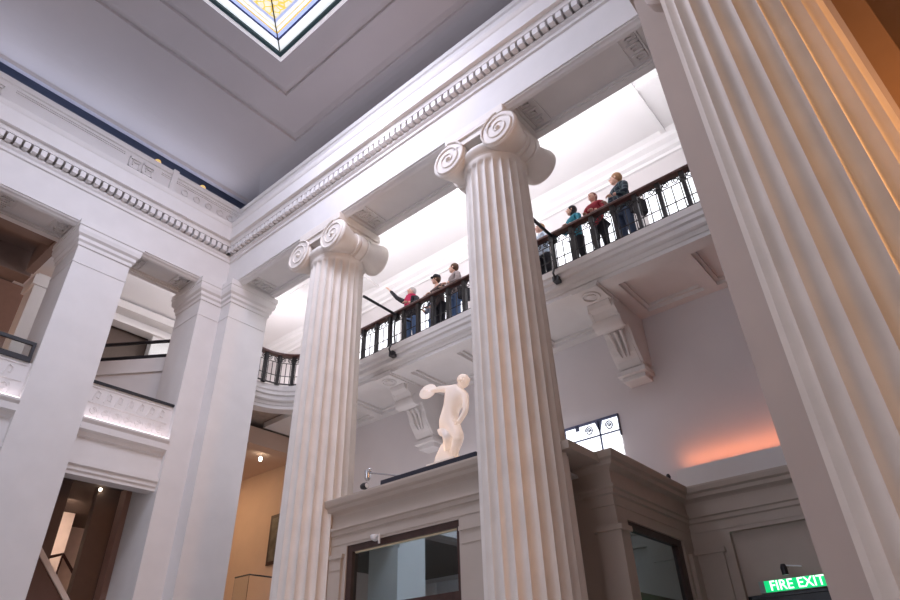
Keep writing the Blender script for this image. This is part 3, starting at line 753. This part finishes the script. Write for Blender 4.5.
for s in (-1, 1): m_.ball((-.14, -.40+s*.045, 1.36), .018); m_.ball((-.06, -.40+s*.115, 1.33), .03, (.6, .4, 1))
m_.build('head', SG, st, smooth=True)
m_ = MB(); m_.lathe([(.02, -.02), (.14, -.016), (.165, 0), (.14, .016), (.02, .02)], (0, 0, 0), 'x', 28)
o = m_.build('discus', SG, st, smooth=True); o.location = (.06, .50, 1.48); o.rotation_euler = (0, .3, .25)
hand = [(0, 0, 0, .035), (0, .05, .0, .032)]
hv = [(0, 0, 0, .036)]; he = []
for i, (dz, L) in enumerate(((.035, .085), (.012, .10), (-.012, .095), (-.034, .075))):
    b = len(hv); hv += [(-.005, .05, dz*.8, .013), (-.02, .05+L*.5, dz*1.1, .011), (-.045, .05+L*.9, dz*1.15, .008)]; he += [(0, b), (b, b+1), (b+1, b+2)]
b = len(hv); hv += [(.015, .03, .035, .013), (.0, .07, .055, .010)]; he += [(0, b), (b, b+1)]
skin('hand', hv, he, SG, st, 1).location = (.06, .46, 1.47)
hh = skin('hand', hv, he, SG, st, 1); hh.location = (-.19, -.31, .55); hh.rotation_euler = (PI/2, 0, -.4)
m_ = MB(); m_.prism([(-.12, 0), (.34, 0), (.27, .22), (.14, .40), (.02, .44), (-.06, .25)], 'x', -.06, .20).build('tree_stump', SG, st, bevel=.04)
MB().box(-.28, .22, -.32, .26, 0, .035).build('base', SG, st, bevel=.01)
spot('statue_lamp', (7.2, 7.1, 3.3), (7.42, 6.1, 4.0), 34, (1, .62, .38), 70)
def clamp_lamp(label, loc, tip, colr):
    t = thing('spotlight', label, 'lamp', loc)
    MB().tube([(0, 0, 0), tip], .014, 8).build('arm', CHROME, t, smooth=True)
    T = Vector(tip)
    m_ = MB(); m_.lathe([(.03, -.12), (.055, -.08), (.055, .05), (.03, .08)], T+Vector((0, 0, -.02)), 'z', 16)
    m_.build('lamp_head', colr, t, smooth=True)
    MB().ball(T+Vector((0, -.04, .03)), .045).build('joint', CHROME, t, smooth=True)
clamp_lamp('silver clip spotlight on a long arm at the left end of the platform', (7.22, 7.05, 3.17), (.03, .80, .24), CHROME)
t = thing('spotlight', 'small black round spotlight on the cornice beside the left column', 'lamp', (7.22, 7.85, 3.03))
MB().tube([(0, 0, 0), (0, 0, .10)], .015, 8).build('stem', BLACK, t)
MB().lathe([(.05, -.07), (.06, 0), (.045, .05)], (0, .05, .15), 'y', 16).build('lamp_head', BLACK, t, smooth=True)
MB().lathe([(.042, -.075), (.042, -.071)], (0, .05, .15), 'y', 16).build('lens', WHITEM, t)
tag(MB().lathe([(.03, 0), (.04, .05), (.02, .09)], n=12).build('floodlight', BLACK, smooth=True, loc=(10.2, 3.76, 3.03)), 'tiny black lamp on the cornice edge of the low room', 'lamp')

# ------------------------------------------------------------------ left side: balcony between the square pillars
YL = YB+.14
bal = [(-0.0, 3.97)]
def balcony(x0, x1, tall):
    mb = MB()
    P = [(YL+.02, 3.97), (YL-.02, 3.97), (YL-.02, 4.03), (YL-.05, 4.06), (YL-.05, 4.13), (YL-.09, 4.16), (YL-.09, 4.24), (YL-.02, 4.26), (YL-.02, 4.70), (YL-.07, 4.73), (YL-.10, 4.80), (YL-.16, 4.84), (YL-.16, 4.97), (YL-.20, 5.03), (YL-.20, 5.07), (YL, 5.07), (YL, 5.88), (YL+.18, 5.88), (YL+.18, 4.6), (YL+.3, 4.6), (YL+.3, 3.97)]
    mb.prism(P, 'x', x0, x1)
    return mb
bays2 = [(1.2, P1[0]), (P1[1], 6.13)]
for i, (a, b) in enumerate(bays2):
    struct(balcony(a, b, 0).build('wall_balcony_%s' % ('near', 'far')[i], PL))
    # relief
    rl = MB(); u = a+.10
    rl.box(a+.05, b-.05, YL-.02, YL+.01, 5.46, 5.475).box(a+.05, b-.05, YL-.02, YL+.01, 5.80, 5.815).box(a+.05, b-.05, YL-.02, YL+.01, 5.14, 5.155)
    while u < b-.22:
        pts = [(u+.10+.075*(1-k/40)*math.cos(k*PI/8), YL-.012, 5.30+.09*(1-k/40)*math.sin(k*PI/8)) for k in range(22)]
        rl.tube(pts, .012, 5)
        rl.tube([(u+.02, YL-.01, 5.52), (u+.08, YL-.012, 5.74), (u+.16, YL-.012, 5.70), (u+.14, YL-.012, 5.58), (u+.08, YL-.01, 5.60)], .012, 5)
        rl.tube([(u+.2, YL-.01, 5.2), (u+.22, YL-.01, 5.3), (u+.2, YL-.01, 5.4)], .010, 5)
        u += .235
    struct(rl.build('trim_%d' % (14+i), PL))
    t = tag(MB().box(a+.02, b-.02, YL-.16, YL-.10, 5.075, 5.10).build('light_strip', LED), ['glowing light strip on the balcony ledge left of the square pillar', 'glowing light strip on the balcony ledge between the pillars'][i], 'light')
    area('strip_light_lamp', ((a+b)/2, YL-.13, 5.11), ((a+b)/2, YL-.02, 5.9), b-a-.1, .04, 1.3, (1, .85, .93))
t = thing('balcony_rail', 'flat black rail on the ornamented balcony between the two pillars', 'railing', (P1[1], YL, 5.88))
MB().box(.0, 6.13-P1[1], -.04, .05, 0, .055).build('rail', BLACK, t)
t = thing('glass_guard', 'black framed glass guard on the balcony left of the square pillar', 'railing', (1.2, YL, 5.88))
MB().box(0, 1.9, -.04, .04, 0, .10).build('bottom_rail', BLACK, t)
MB().box(0, 1.9, -.03, .03, .36, .43).build('top_rail', BLACK, t)
MB().box(1.84, 1.90, -.03, .03, .1, .36).build('post', BLACK, t)
MB().box(0, 1.84, -.006, .006, .1, .36).build('glass_panel', GLASS, t)
# floors beyond the balcony
struct(MB().box(-8, 6.6, YL+.3, 20.6, 4.60, 4.9).build('floor_landing', PL2))
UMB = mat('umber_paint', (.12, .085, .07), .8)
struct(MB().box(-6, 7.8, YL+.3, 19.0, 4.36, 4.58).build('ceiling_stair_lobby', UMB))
# diagonal upper landing with glass guard
def diag(name, p0, p1, z0, z1, th, m):
    a = Vector((*p0, 0)); b = Vector((*p1, 0)); d = (b-a).normalized(); nn = Vector((-d.y, d.x, 0))
    mb = MB(); v = [mb.bm.verts.new(q) for q in (a+Vector((0, 0, z0)), b+Vector((0, 0, z0)), b+nn*th+Vector((0, 0, z0)), a+nn*th+Vector((0, 0, z0)), a+Vector((0, 0, z1)), b+Vector((0, 0, z1)), b+nn*th+Vector((0, 0, z1)), a+nn*th+Vector((0, 0, z1)))]
    for f_ in ((3, 2, 1, 0), (4, 5, 6, 7), (0, 1, 5, 4), (1, 2, 6, 5), (2, 3, 7, 6), (3, 0, 4, 7)): mb.bm.faces.new([v[i] for i in f_])
    return mb
pa, pb = (4.6, 17.06), (6.56, 14.3)
struct(diag('w', pa, pb, 4.9, 7.77, .3, PL).build('wall_upper_landing', PL))
struct(diag('w', pa, pb, 7.35, 7.40, -.05, PL).build('trim_16', PL))
t = thing('glass_guard', 'black framed glass guard on the upper landing behind the two pillars', 'railing', (0, 0, 0))
diag('r', pa, pb, 7.78, 7.87, .05, BLACK).build('bottom_rail', BLACK, t)
diag('r', pa, pb, 8.22, 8.30, .05, BLACK).build('top_rail', BLACK, t)
q0 = Vector((*pb, 0)); q1 = q0+(Vector((*pa, 0))-q0).normalized()*.06
diag('r', (q1.x, q1.y), pb, 7.8, 8.30, .05, BLACK).build('post', BLACK, t)
diag('r', pa, pb, 7.87, 8.22, .012, GLASS).build('glass_panel', GLASS, t)
# upper north wall with dark opening and cornices
nw = MB()
YN = 18.4
nw.box(7.35, 11.15, YN, YN+.3, 4.9, 11.0).box(-8, 5.0, YN+1.2, YN+1.5, 4.9, 11.0).box(5.0, 7.35, YN, YN+.3, 10.3, 11.0)
nw.box(5.0, 11, YN-.12, YN, 10.30, 10.42).box(5.0, 11, YN-.45, YN, 10.6, 10.85)
nw.box(4.8, 5.1, YN, YN+1.5, 4.9, 11.0)
struct(nw.build('wall_north', PL))
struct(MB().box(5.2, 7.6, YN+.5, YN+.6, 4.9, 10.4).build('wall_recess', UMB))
# north gallery coffers far left, coloured brown to stand in for missing light
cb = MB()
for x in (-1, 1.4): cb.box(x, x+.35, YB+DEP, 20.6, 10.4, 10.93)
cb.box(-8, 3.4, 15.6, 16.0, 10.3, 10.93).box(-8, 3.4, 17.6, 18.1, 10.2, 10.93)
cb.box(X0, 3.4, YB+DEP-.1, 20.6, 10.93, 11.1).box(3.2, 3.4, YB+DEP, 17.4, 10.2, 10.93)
struct(cb.build('trim_17', mat('unlit_brown_beam', (.22, .155, .13), .8)))
struct(MB().box(-8, 4.9, YN+1.1, YN+1.2, 4.9, 10.9).build('wall_far_left', mat('terracotta_paint', (.40, .24, .18), .8)))

# stair lobby below the balcony (seen between the pillars)
struct(MB().box(-6, 9.4, 19.0, 19.2, FL, 4.6).build('wall_stair_lobby', mat('rose_plaster', (.62, .48, .43), .8)))
lob = MB()
lob.box(3.9, 5.13, 15.0, 15.2, FL, 4.36).box(5.71, 6.35, 15.0, 15.2, FL, 4.36)
struct(lob.build('wall_lobby_screen', mat('umber_jamb', (.20, .135, .11), .7)))
struct(MB().box(6.2, 6.34, 14.70, 15.0, FL, 4.36).build('trim_18', mat('rose_jamb', (.55, .36, .30), .7)))
struct(MB().box(6.34, 6.75, 14.45, 14.6, FL, 4.36).build('trim_19', PL))
struct(MB().box(4.6, 6.3, 17.6, 17.7, FL, 4.36).build('wall_lobby_inner', mat('cream_rose', (.78, .64, .58), .8)))
t = thing('stair_balustrade', 'stone capped stair balustrade beside the doorway behind the pillars', 'stair', (5.0, 14.3, FL))
MB().bar((-.42, .28, 4.58), (.75, .28, 3.28), .20, .10).build('coping', mat('pale_stone', (.8, .68, .60), .5), t)
MB().prism([(-.42, 0), (.75, 0), (.75, 3.20), (-.42, 4.50)], 'y', .22, .34).build('panel', mat('dark_panel', (.14, .07, .05), .6), t)
t = thing('stair_handrail', 'dark wooden stair handrail on posts inside the warm doorway', 'railing', (5.4, 15.8, FL))
MB().tube([(-.15, 0, 4.50), (.24, 0, 4.64), (.60, 0, 4.25)], .035, 8).build('rail', WOOD, t, smooth=True)
MB().tube([(.24, 0, 4.60), (.20, 0, 3.2)], .02, 6).build('post', WOOD, t, smooth=True)
tag(MB().ball((5.70, 14.9, 4.28), .035).build('downlight', BULB, smooth=True), 'tiny bright lamp at the head of the doorway behind the pillars', 'lamp')

# warm room under the gallery, left of the left column
struct(MB().box(6.62, XW, 14.5, 14.9, 6.15, 6.62).build('trim_20', WARMW))
struct(MB().box(6.62, XW, 14.9, 20.6, 6.30, 6.42).build('ceiling_warm_room', WARMW))
struct(MB().box(XW-.06, XW-.01, 14.6, 20.6, FL, 6.3).build('wall_warm_room', WARMW))
struct(MB().box(XW-.12, XW-.05, 14.6, 14.95, FL, 6.3).build('trim_21', WARMW))
t = thing('track_spotlight', 'small lit spotlight under the warm room ceiling', 'lamp', (10.0, 15.4, 6.3))
MB().tube([(0, 0, 0), (0, 0, -.12)], .012, 6).build('stem', WHITEM, t)
MB().lathe([(.03, -.22), (.05, -.16), (.04, -.10)], n=12).build('lamp_head', BULB, t, smooth=True)
t = thing('picture', 'dark framed picture on the warm wall beside the left column', 'picture', (XW-.08, 15.4, 3.45))
MB().box(-.03, 0, -.62, .62, 0, 1.38).build('frame', DKW, t, bevel=.01)
MB().box(-.04, -.03, -.52, .52, .1, 1.28).build('canvas', mat('dark_painting', (.10, .09, .07), .4, noise=.6, scale=4), t)
t = thing('glass_guard', 'small glass guard with dark top rail in the warm room', 'railing', (9.5, 14.4, 1.6))
MB().tube([(-.0, .6, 1.26), (0, 0, 1.26), (.7, -.35, 1.20)], .02, 6).build('top_rail', BLACK, t)
MB().box(-.006, .006, 0, .6, 0, 1.24).build('glass_panel', GLASS, t)
struct(MB().box(8.6, XW, 12.6, 20.6, 1.4, 1.6).build('floor_mezzanine', PL2))

# right side: brown wall behind the near column
struct(MB().box(7.0, 7.4, -1.275, -.9, FL, 13.4).build('wall_right_pier', BROWN))
struct(MB().box(7.4, 9.3, -1.27, -1.15, FL, 13.4).build('wall_right_spill_block', BROWN))  # added, unseen: keeps side hall lamp spill off the back wall
struct(MB().box(9.2, 9.5, -4.6, -1.2, FL, 13.4).build('wall_right_end', BROWN))
# front wall windows (entrance side, behind the viewer)
for i, (a, b) in enumerate([(1.6, 4.0), (4.8, 7.2), (8.0, 10.4)]):
    wt = bpy.data.objects.new('window_%d' % (10+i), None); C.objects.link(wt); struct(wt)
    MB().box(-9.09, -9.06, a, b, 0, 7.5).build('pane', glow('entrance_pane_%d' % i, (.8, .88, 1), 2.0), wt)
    m_ = MB()
    for k in range(4): m_.box(-9.08, -9.0, a-.03+(b-a)*k/3, a+.03+(b-a)*k/3, 0, 7.5)
    for k in range(6): m_.box(-9.08, -9.0, a, b, 1.5*k-.03, 1.5*k+.03)
    m_.build('window_frame', PL, wt)

# ------------------------------------------------------------------ people
SKINM = mat('skin', (.72, .44, .34), .6, noise=.03)
def cloth(name, c): return mat(name, c, .85, noise=.12, scale=25)
def hand_mesh(t, loc, rot, mirror=1, m=SKINM):
    hv = [(0, 0, 0, .026), (0, 0, -.05, .030)]; he = [(0, 1)]
    for i, (dx, L) in enumerate(((.030, .07), (.010, .085), (-.011, .08), (-.031, .06))):
        b = len(hv); hv += [(dx*.9, 0, -.085, .011), (dx, -.01, -.085-L*.45, .0095), (dx, -.03, -.085-L*.85, .008)]; he += [(1, b), (b, b+1), (b+1, b+2)]
    b = len(hv); hv += [(.035*mirror, -.01, -.045, .012), (.05*mirror, -.02, -.075, .010)]; he += [(0, b), (b, b+1)]
    o = skin('hand', hv, he, m, t, 1); o.location = loc; o.rotation_euler = rot
    return o
def person(label, x, y, rz, h, top, legs, hair, hairstyle='short', look=0, arms=None, lean=0, scarf=None, hat=None, bag=None, plaid=False, coat=False, z0=DZ-.01):
    # built facing -y locally ; rz turns them
    t = thing('person', label, 'person', (x, y, z0), rz)
    s = h/1.75
    def q(v): return tuple(a*s for a in v)
    L = lean
    arms = arms or [((.20, -.02-L*.9, 1.40), (.24, -.08-L, 1.14), (.12, -.28-L, 1.10)), ((-.20, -.02-L*.9, 1.40), (-.24, -.08-L, 1.14), (-.12, -.28-L, 1.10))]
    pel = (0, 0, .93, .13)
    V = [(0, 0, .93, .10), (0, -L*.3, 1.10, .085), (0, -L*.7, 1.28, .10), (0, -L*.95, 1.43, .08), (0, -L*1.05-.01, 1.52, .055), (0, -L*1.15-.02, 1.57, .055)]
    E = [(0, 1), (1, 2), (2, 3), (3, 4), (4, 5)]
    for a in arms:
        b = len(V); V += [(*a[0], .06), (*a[1], .042), (*a[2], .030)]; E += [(3, b), (b, b+1), (b+1, b+2)]
    for sx in (-1, 1):
        b = len(V); V += [(sx*.09, 0, .84, .075), (sx*.11, -.02, .48, .050), (sx*.11, .02, .09, .035), (sx*.12, -.14, .035, .035)]; E += [(0, b), (b, b+1), (b+1, b+2), (b+2, b+3)]
    skin('body', [q(v) for v in V], E, SKINM, t, 1)
    # jacket
    V2 = [(0, -L*.3, 1.10, .15), (0, 0, .84, .165), (0, -L*.7, 1.28, .175), (0, -L*.95, 1.43, .125), (0, .0, .72 if coat else .78, .16)]
    E2 = [(0, 1), (0, 2), (2, 3), (1, 4)]
    for a in arms:
        b = len(V2); V2 += [(*a[0], .078), (*a[1], .060), tuple(a[1][i]+(a[2][i]-a[1][i])*.85 for i in range(3))+(.045,)]; E2 += [(3, b), (b, b+1), (b+1, b+2)]
    skin('jacket', [q(v) for v in V2], E2, top, t, 1)
    V3 = [(0, 0, .95, .15)]; E3 = []
    for sx in (-1, 1):
        b = len(V3); V3 += [(sx*.09, 0, .82, .105), (sx*.11, -.02, .48, .078), (sx*.11, .02, .10, .062)]; E3 += [(0, b), (b, b+1), (b+1, b+2)]
    skin('trousers', [q(v) for v in V3], E3, legs, t, 1)
    for sx in (-1, 1):
        MB().ball(q((sx*.12, -.06, .04)), .055*s, (.9, 2.1, .75)).build('shoe', BLACK, t, smooth=True)
    hx, hy, hz = 0, -L*1.2-.03, 1.66
    m_ = MB(); m_.ball(q((hx, hy, hz)), .098*s, (.82, .98, 1.12), 20).ball(q((hx, hy-.03, hz-.07)), .06*s, (.9, .9, .9), 12)
    m_.ball(q((hx, hy-.102, hz-.01)), .018*s, (.8, 1.3, 1.3), 8)
    for sx in (-1, 1): m_.ball(q((hx+sx*.083, hy+.01, hz)), .022*s, (.5, .9, 1.4), 8)
    hd = m_.build('head', SKINM, t, smooth=True)
    for sx in (-1, 1): MB().ball(q((hx+sx*.033, hy-.086, hz+.02)), .011*s, n=8).build('eye', BLACK, hd, smooth=True)
    MB().ball(q((hx, hy-.088, hz-.055)), .022*s, (1.1, .4, .35), 8).build('mouth', mat_lip, hd, smooth=True)
    m_ = MB(); m_.ball(q((hx, hy+.022, hz+.030)), .108*s, (.88, .98, 1.08), 20)
    if hairstyle == 'long': m_.ball(q((hx, hy+.06, hz-.10)), .095*s, (1.0, .7, 1.9), 16)
    m_.build('hair', hair, t, smooth=True)
    if hat:
        m_ = MB(); m_.lathe([(.115*s, (hz+.05)*s), (.12*s, (hz+.09)*s), (.10*s, (hz+.14)*s), (.02*s, (hz+.155)*s)], (0, hy*s, 0), n=20); m_.ball(q((hx, hy-.10, hz+.06)), .075*s, (1, .9, .15))
        m_.build('cap', hat, t, smooth=True)
    if scarf:
        m_ = MB(); m_.tube([q((.10*math.cos(a), -L*1.0-.02+.10*math.sin(a), 1.50)) for a in [i*PI/6 for i in range(12)]], .042*s, 8, True)
        m_.tube([q((.03, -L-.13, 1.49)), q((.05, -L-.19, 1.32)), q((.05, -L-.19, 1.10))], .05*s, 8); m_.tube([q((-.03, -L-.13, 1.49)), q((-.05, -L-.19, 1.32)), q((-.04, -L-.18, 1.16))], .045*s, 8)
        m_.build('scarf', scarf, t, smooth=True)
    if bag:
        m_ = MB(); sx = .26; m_.box(*[v*s for v in (sx-.05, sx+.07, -.06, .24, .66, .96)])
        m_.tube([q((sx, .0, .95)), q((.16, .02, 1.40)), q((.02, -L, 1.50))], .014*s, 6)
        m_.build('shoulder_bag', bag, t, bevel=.02)
    for ch in t.children:
        if ch.name.split('.')[0] in ('head', 'hair', 'cap'):
            c_ = Vector((hx*s, hy*s, hz*s)); ch.matrix_local = Matrix.Translation(c_) @ Matrix.Rotation(look, 4, 'Z') @ Matrix.Rotation(-.25, 4, 'X') @ Matrix.Translation(-c_)
    for a, mir in zip(arms, (1, -1)):
        d = Vector(a[2])-Vector(a[1]); rot = d.to_track_quat('-Z', 'Y').to_euler()
        hand_mesh(t, q(a[2]), rot, mir)
    return t
mat_lip = mat('lip', (.5, .2, .18), .5)
BLK = cloth('black_cloth', (.02, .02, .028)); JEAN = cloth('denim', (.13, .22, .42)); DJEAN = cloth('dark_denim', (.06, .09, .16)); TEAL = cloth('teal_wool', (.03, .24, .33))
RED = cloth('red_wool', (.28, .015, .03)); SCARF = cloth('crimson_scarf', (.62, .03, .12)); GREYJ = cloth('grey_jacket', (.30, .25, .25)); BRNJ = cloth('brown_jacket', (.09, .06, .06))
PBLUE = cloth('pale_blue_cotton', (.62, .72, .85)); LGREY = cloth('blue_grey_wool', (.25, .28, .36))
def plaidm():
    m = cloth('plaid_flannel', (.05, .07, .10)); nt = m.node_tree; b = nt.nodes['Principled BSDF']
    tc = nt.nodes.new('ShaderNodeTexCoord'); outs = []
    for dr in ('X', 'Z'):
        wv = nt.nodes.new('ShaderNodeTexWave'); wv.bands_direction = dr; wv.inputs['Scale'].default_value = 3.2; nt.links.new(tc.outputs['Object'], wv.inputs[0]); outs.append(wv.outputs['Fac'])
    a = nt.nodes.new('ShaderNodeMath'); a.operation = 'MAXIMUM'; nt.links.new(outs[0], a.inputs[0]); nt.links.new(outs[1], a.inputs[1])
    r = nt.nodes.new('ShaderNodeValToRGB'); r.color_ramp.elements[0].position = .90; r.color_ramp.elements[1].position = .97
    r.color_ramp.elements[0].color = (.015, .025, .045, 1); r.color_ramp.elements[1].color = (.10, .15, .17, 1)
    nt.links.new(a.outputs[0], r.inputs[0]); nt.links.new(r.outputs[0], b.inputs['Base Color']); return m
PLAID = plaidm()
HBR = cloth('brown_hair', (.10, .05, .03)); HBL = cloth('black_hair', (.012, .01, .012)); HGR = cloth('grey_hair', (.45, .43, .42)); HBD = cloth('sandy_hair', (.32, .18, .09)); HRD = cloth('auburn_hair', (.16, .05, .04))
PX = XR+.44
# facing: local -y -> world ; rz=-PI/2 faces -x (towards the hall)
FH = -PI/2
# person pointing: arm raised towards +y (left in the photo), facing -x
# local axes with rz=-90deg: local x -> world -y ; local -y -> world -x
def wl(dx, dy, z): return (-dy, dx, z)   # world offset (dx along x, dy along y) to local for rz=-PI/2: local=( -dy, dx )
person('person in black coat and crimson scarf raising one arm by the railing', PX, 8.98, FH, 1.72, BLK, JEAN, HGR, scarf=SCARF, coat=True, look=-.4,
       arms=[((.2, -.03, 1.38), (.28, -.16, 1.14), (.2, -.36, 1.10)), (wl(-.05, .24, 1.44), wl(-.05, .50, 1.68), wl(-.1, .74, 2.02))])
person('person in blue-grey top and jeans just right of the arm raiser', PX+.3, 8.52, FH-.2, 1.56, LGREY, JEAN, HBR, look=-.7)
person('person in dark brown jacket and black cap leaning on the railing', PX, 8.06, FH-.2, 1.60, BRNJ, BLK, HBR, hat=BLK, lean=.08, look=-.8)
person('person in grey jacket and jeans with black bag, nearest the middle column', PX, 7.58, FH-.4, 1.77, GREYJ, JEAN, HBR, bag=BLK, look=-.8)
person('person in pale blue top half hidden behind the middle column', PX, 5.12, FH-.3, 1.63, PBLUE, BLK, HBD, look=-.6)
person('person with long black hair and teal top at the railing', PX, 4.31, FH-.4, 1.67, TEAL, BLK, HBL, 'long', look=-.7)
person('person in red top and black trousers at the railing', PX, 3.80, FH-.1, 1.74, RED, BLK, HRD)
person('tall person in dark plaid jacket and jeans at the right of the group', PX+.05, 3.24, FH-.5, 1.95, PLAID, DJEAN, HBD, bag=BLK, look=-.8)
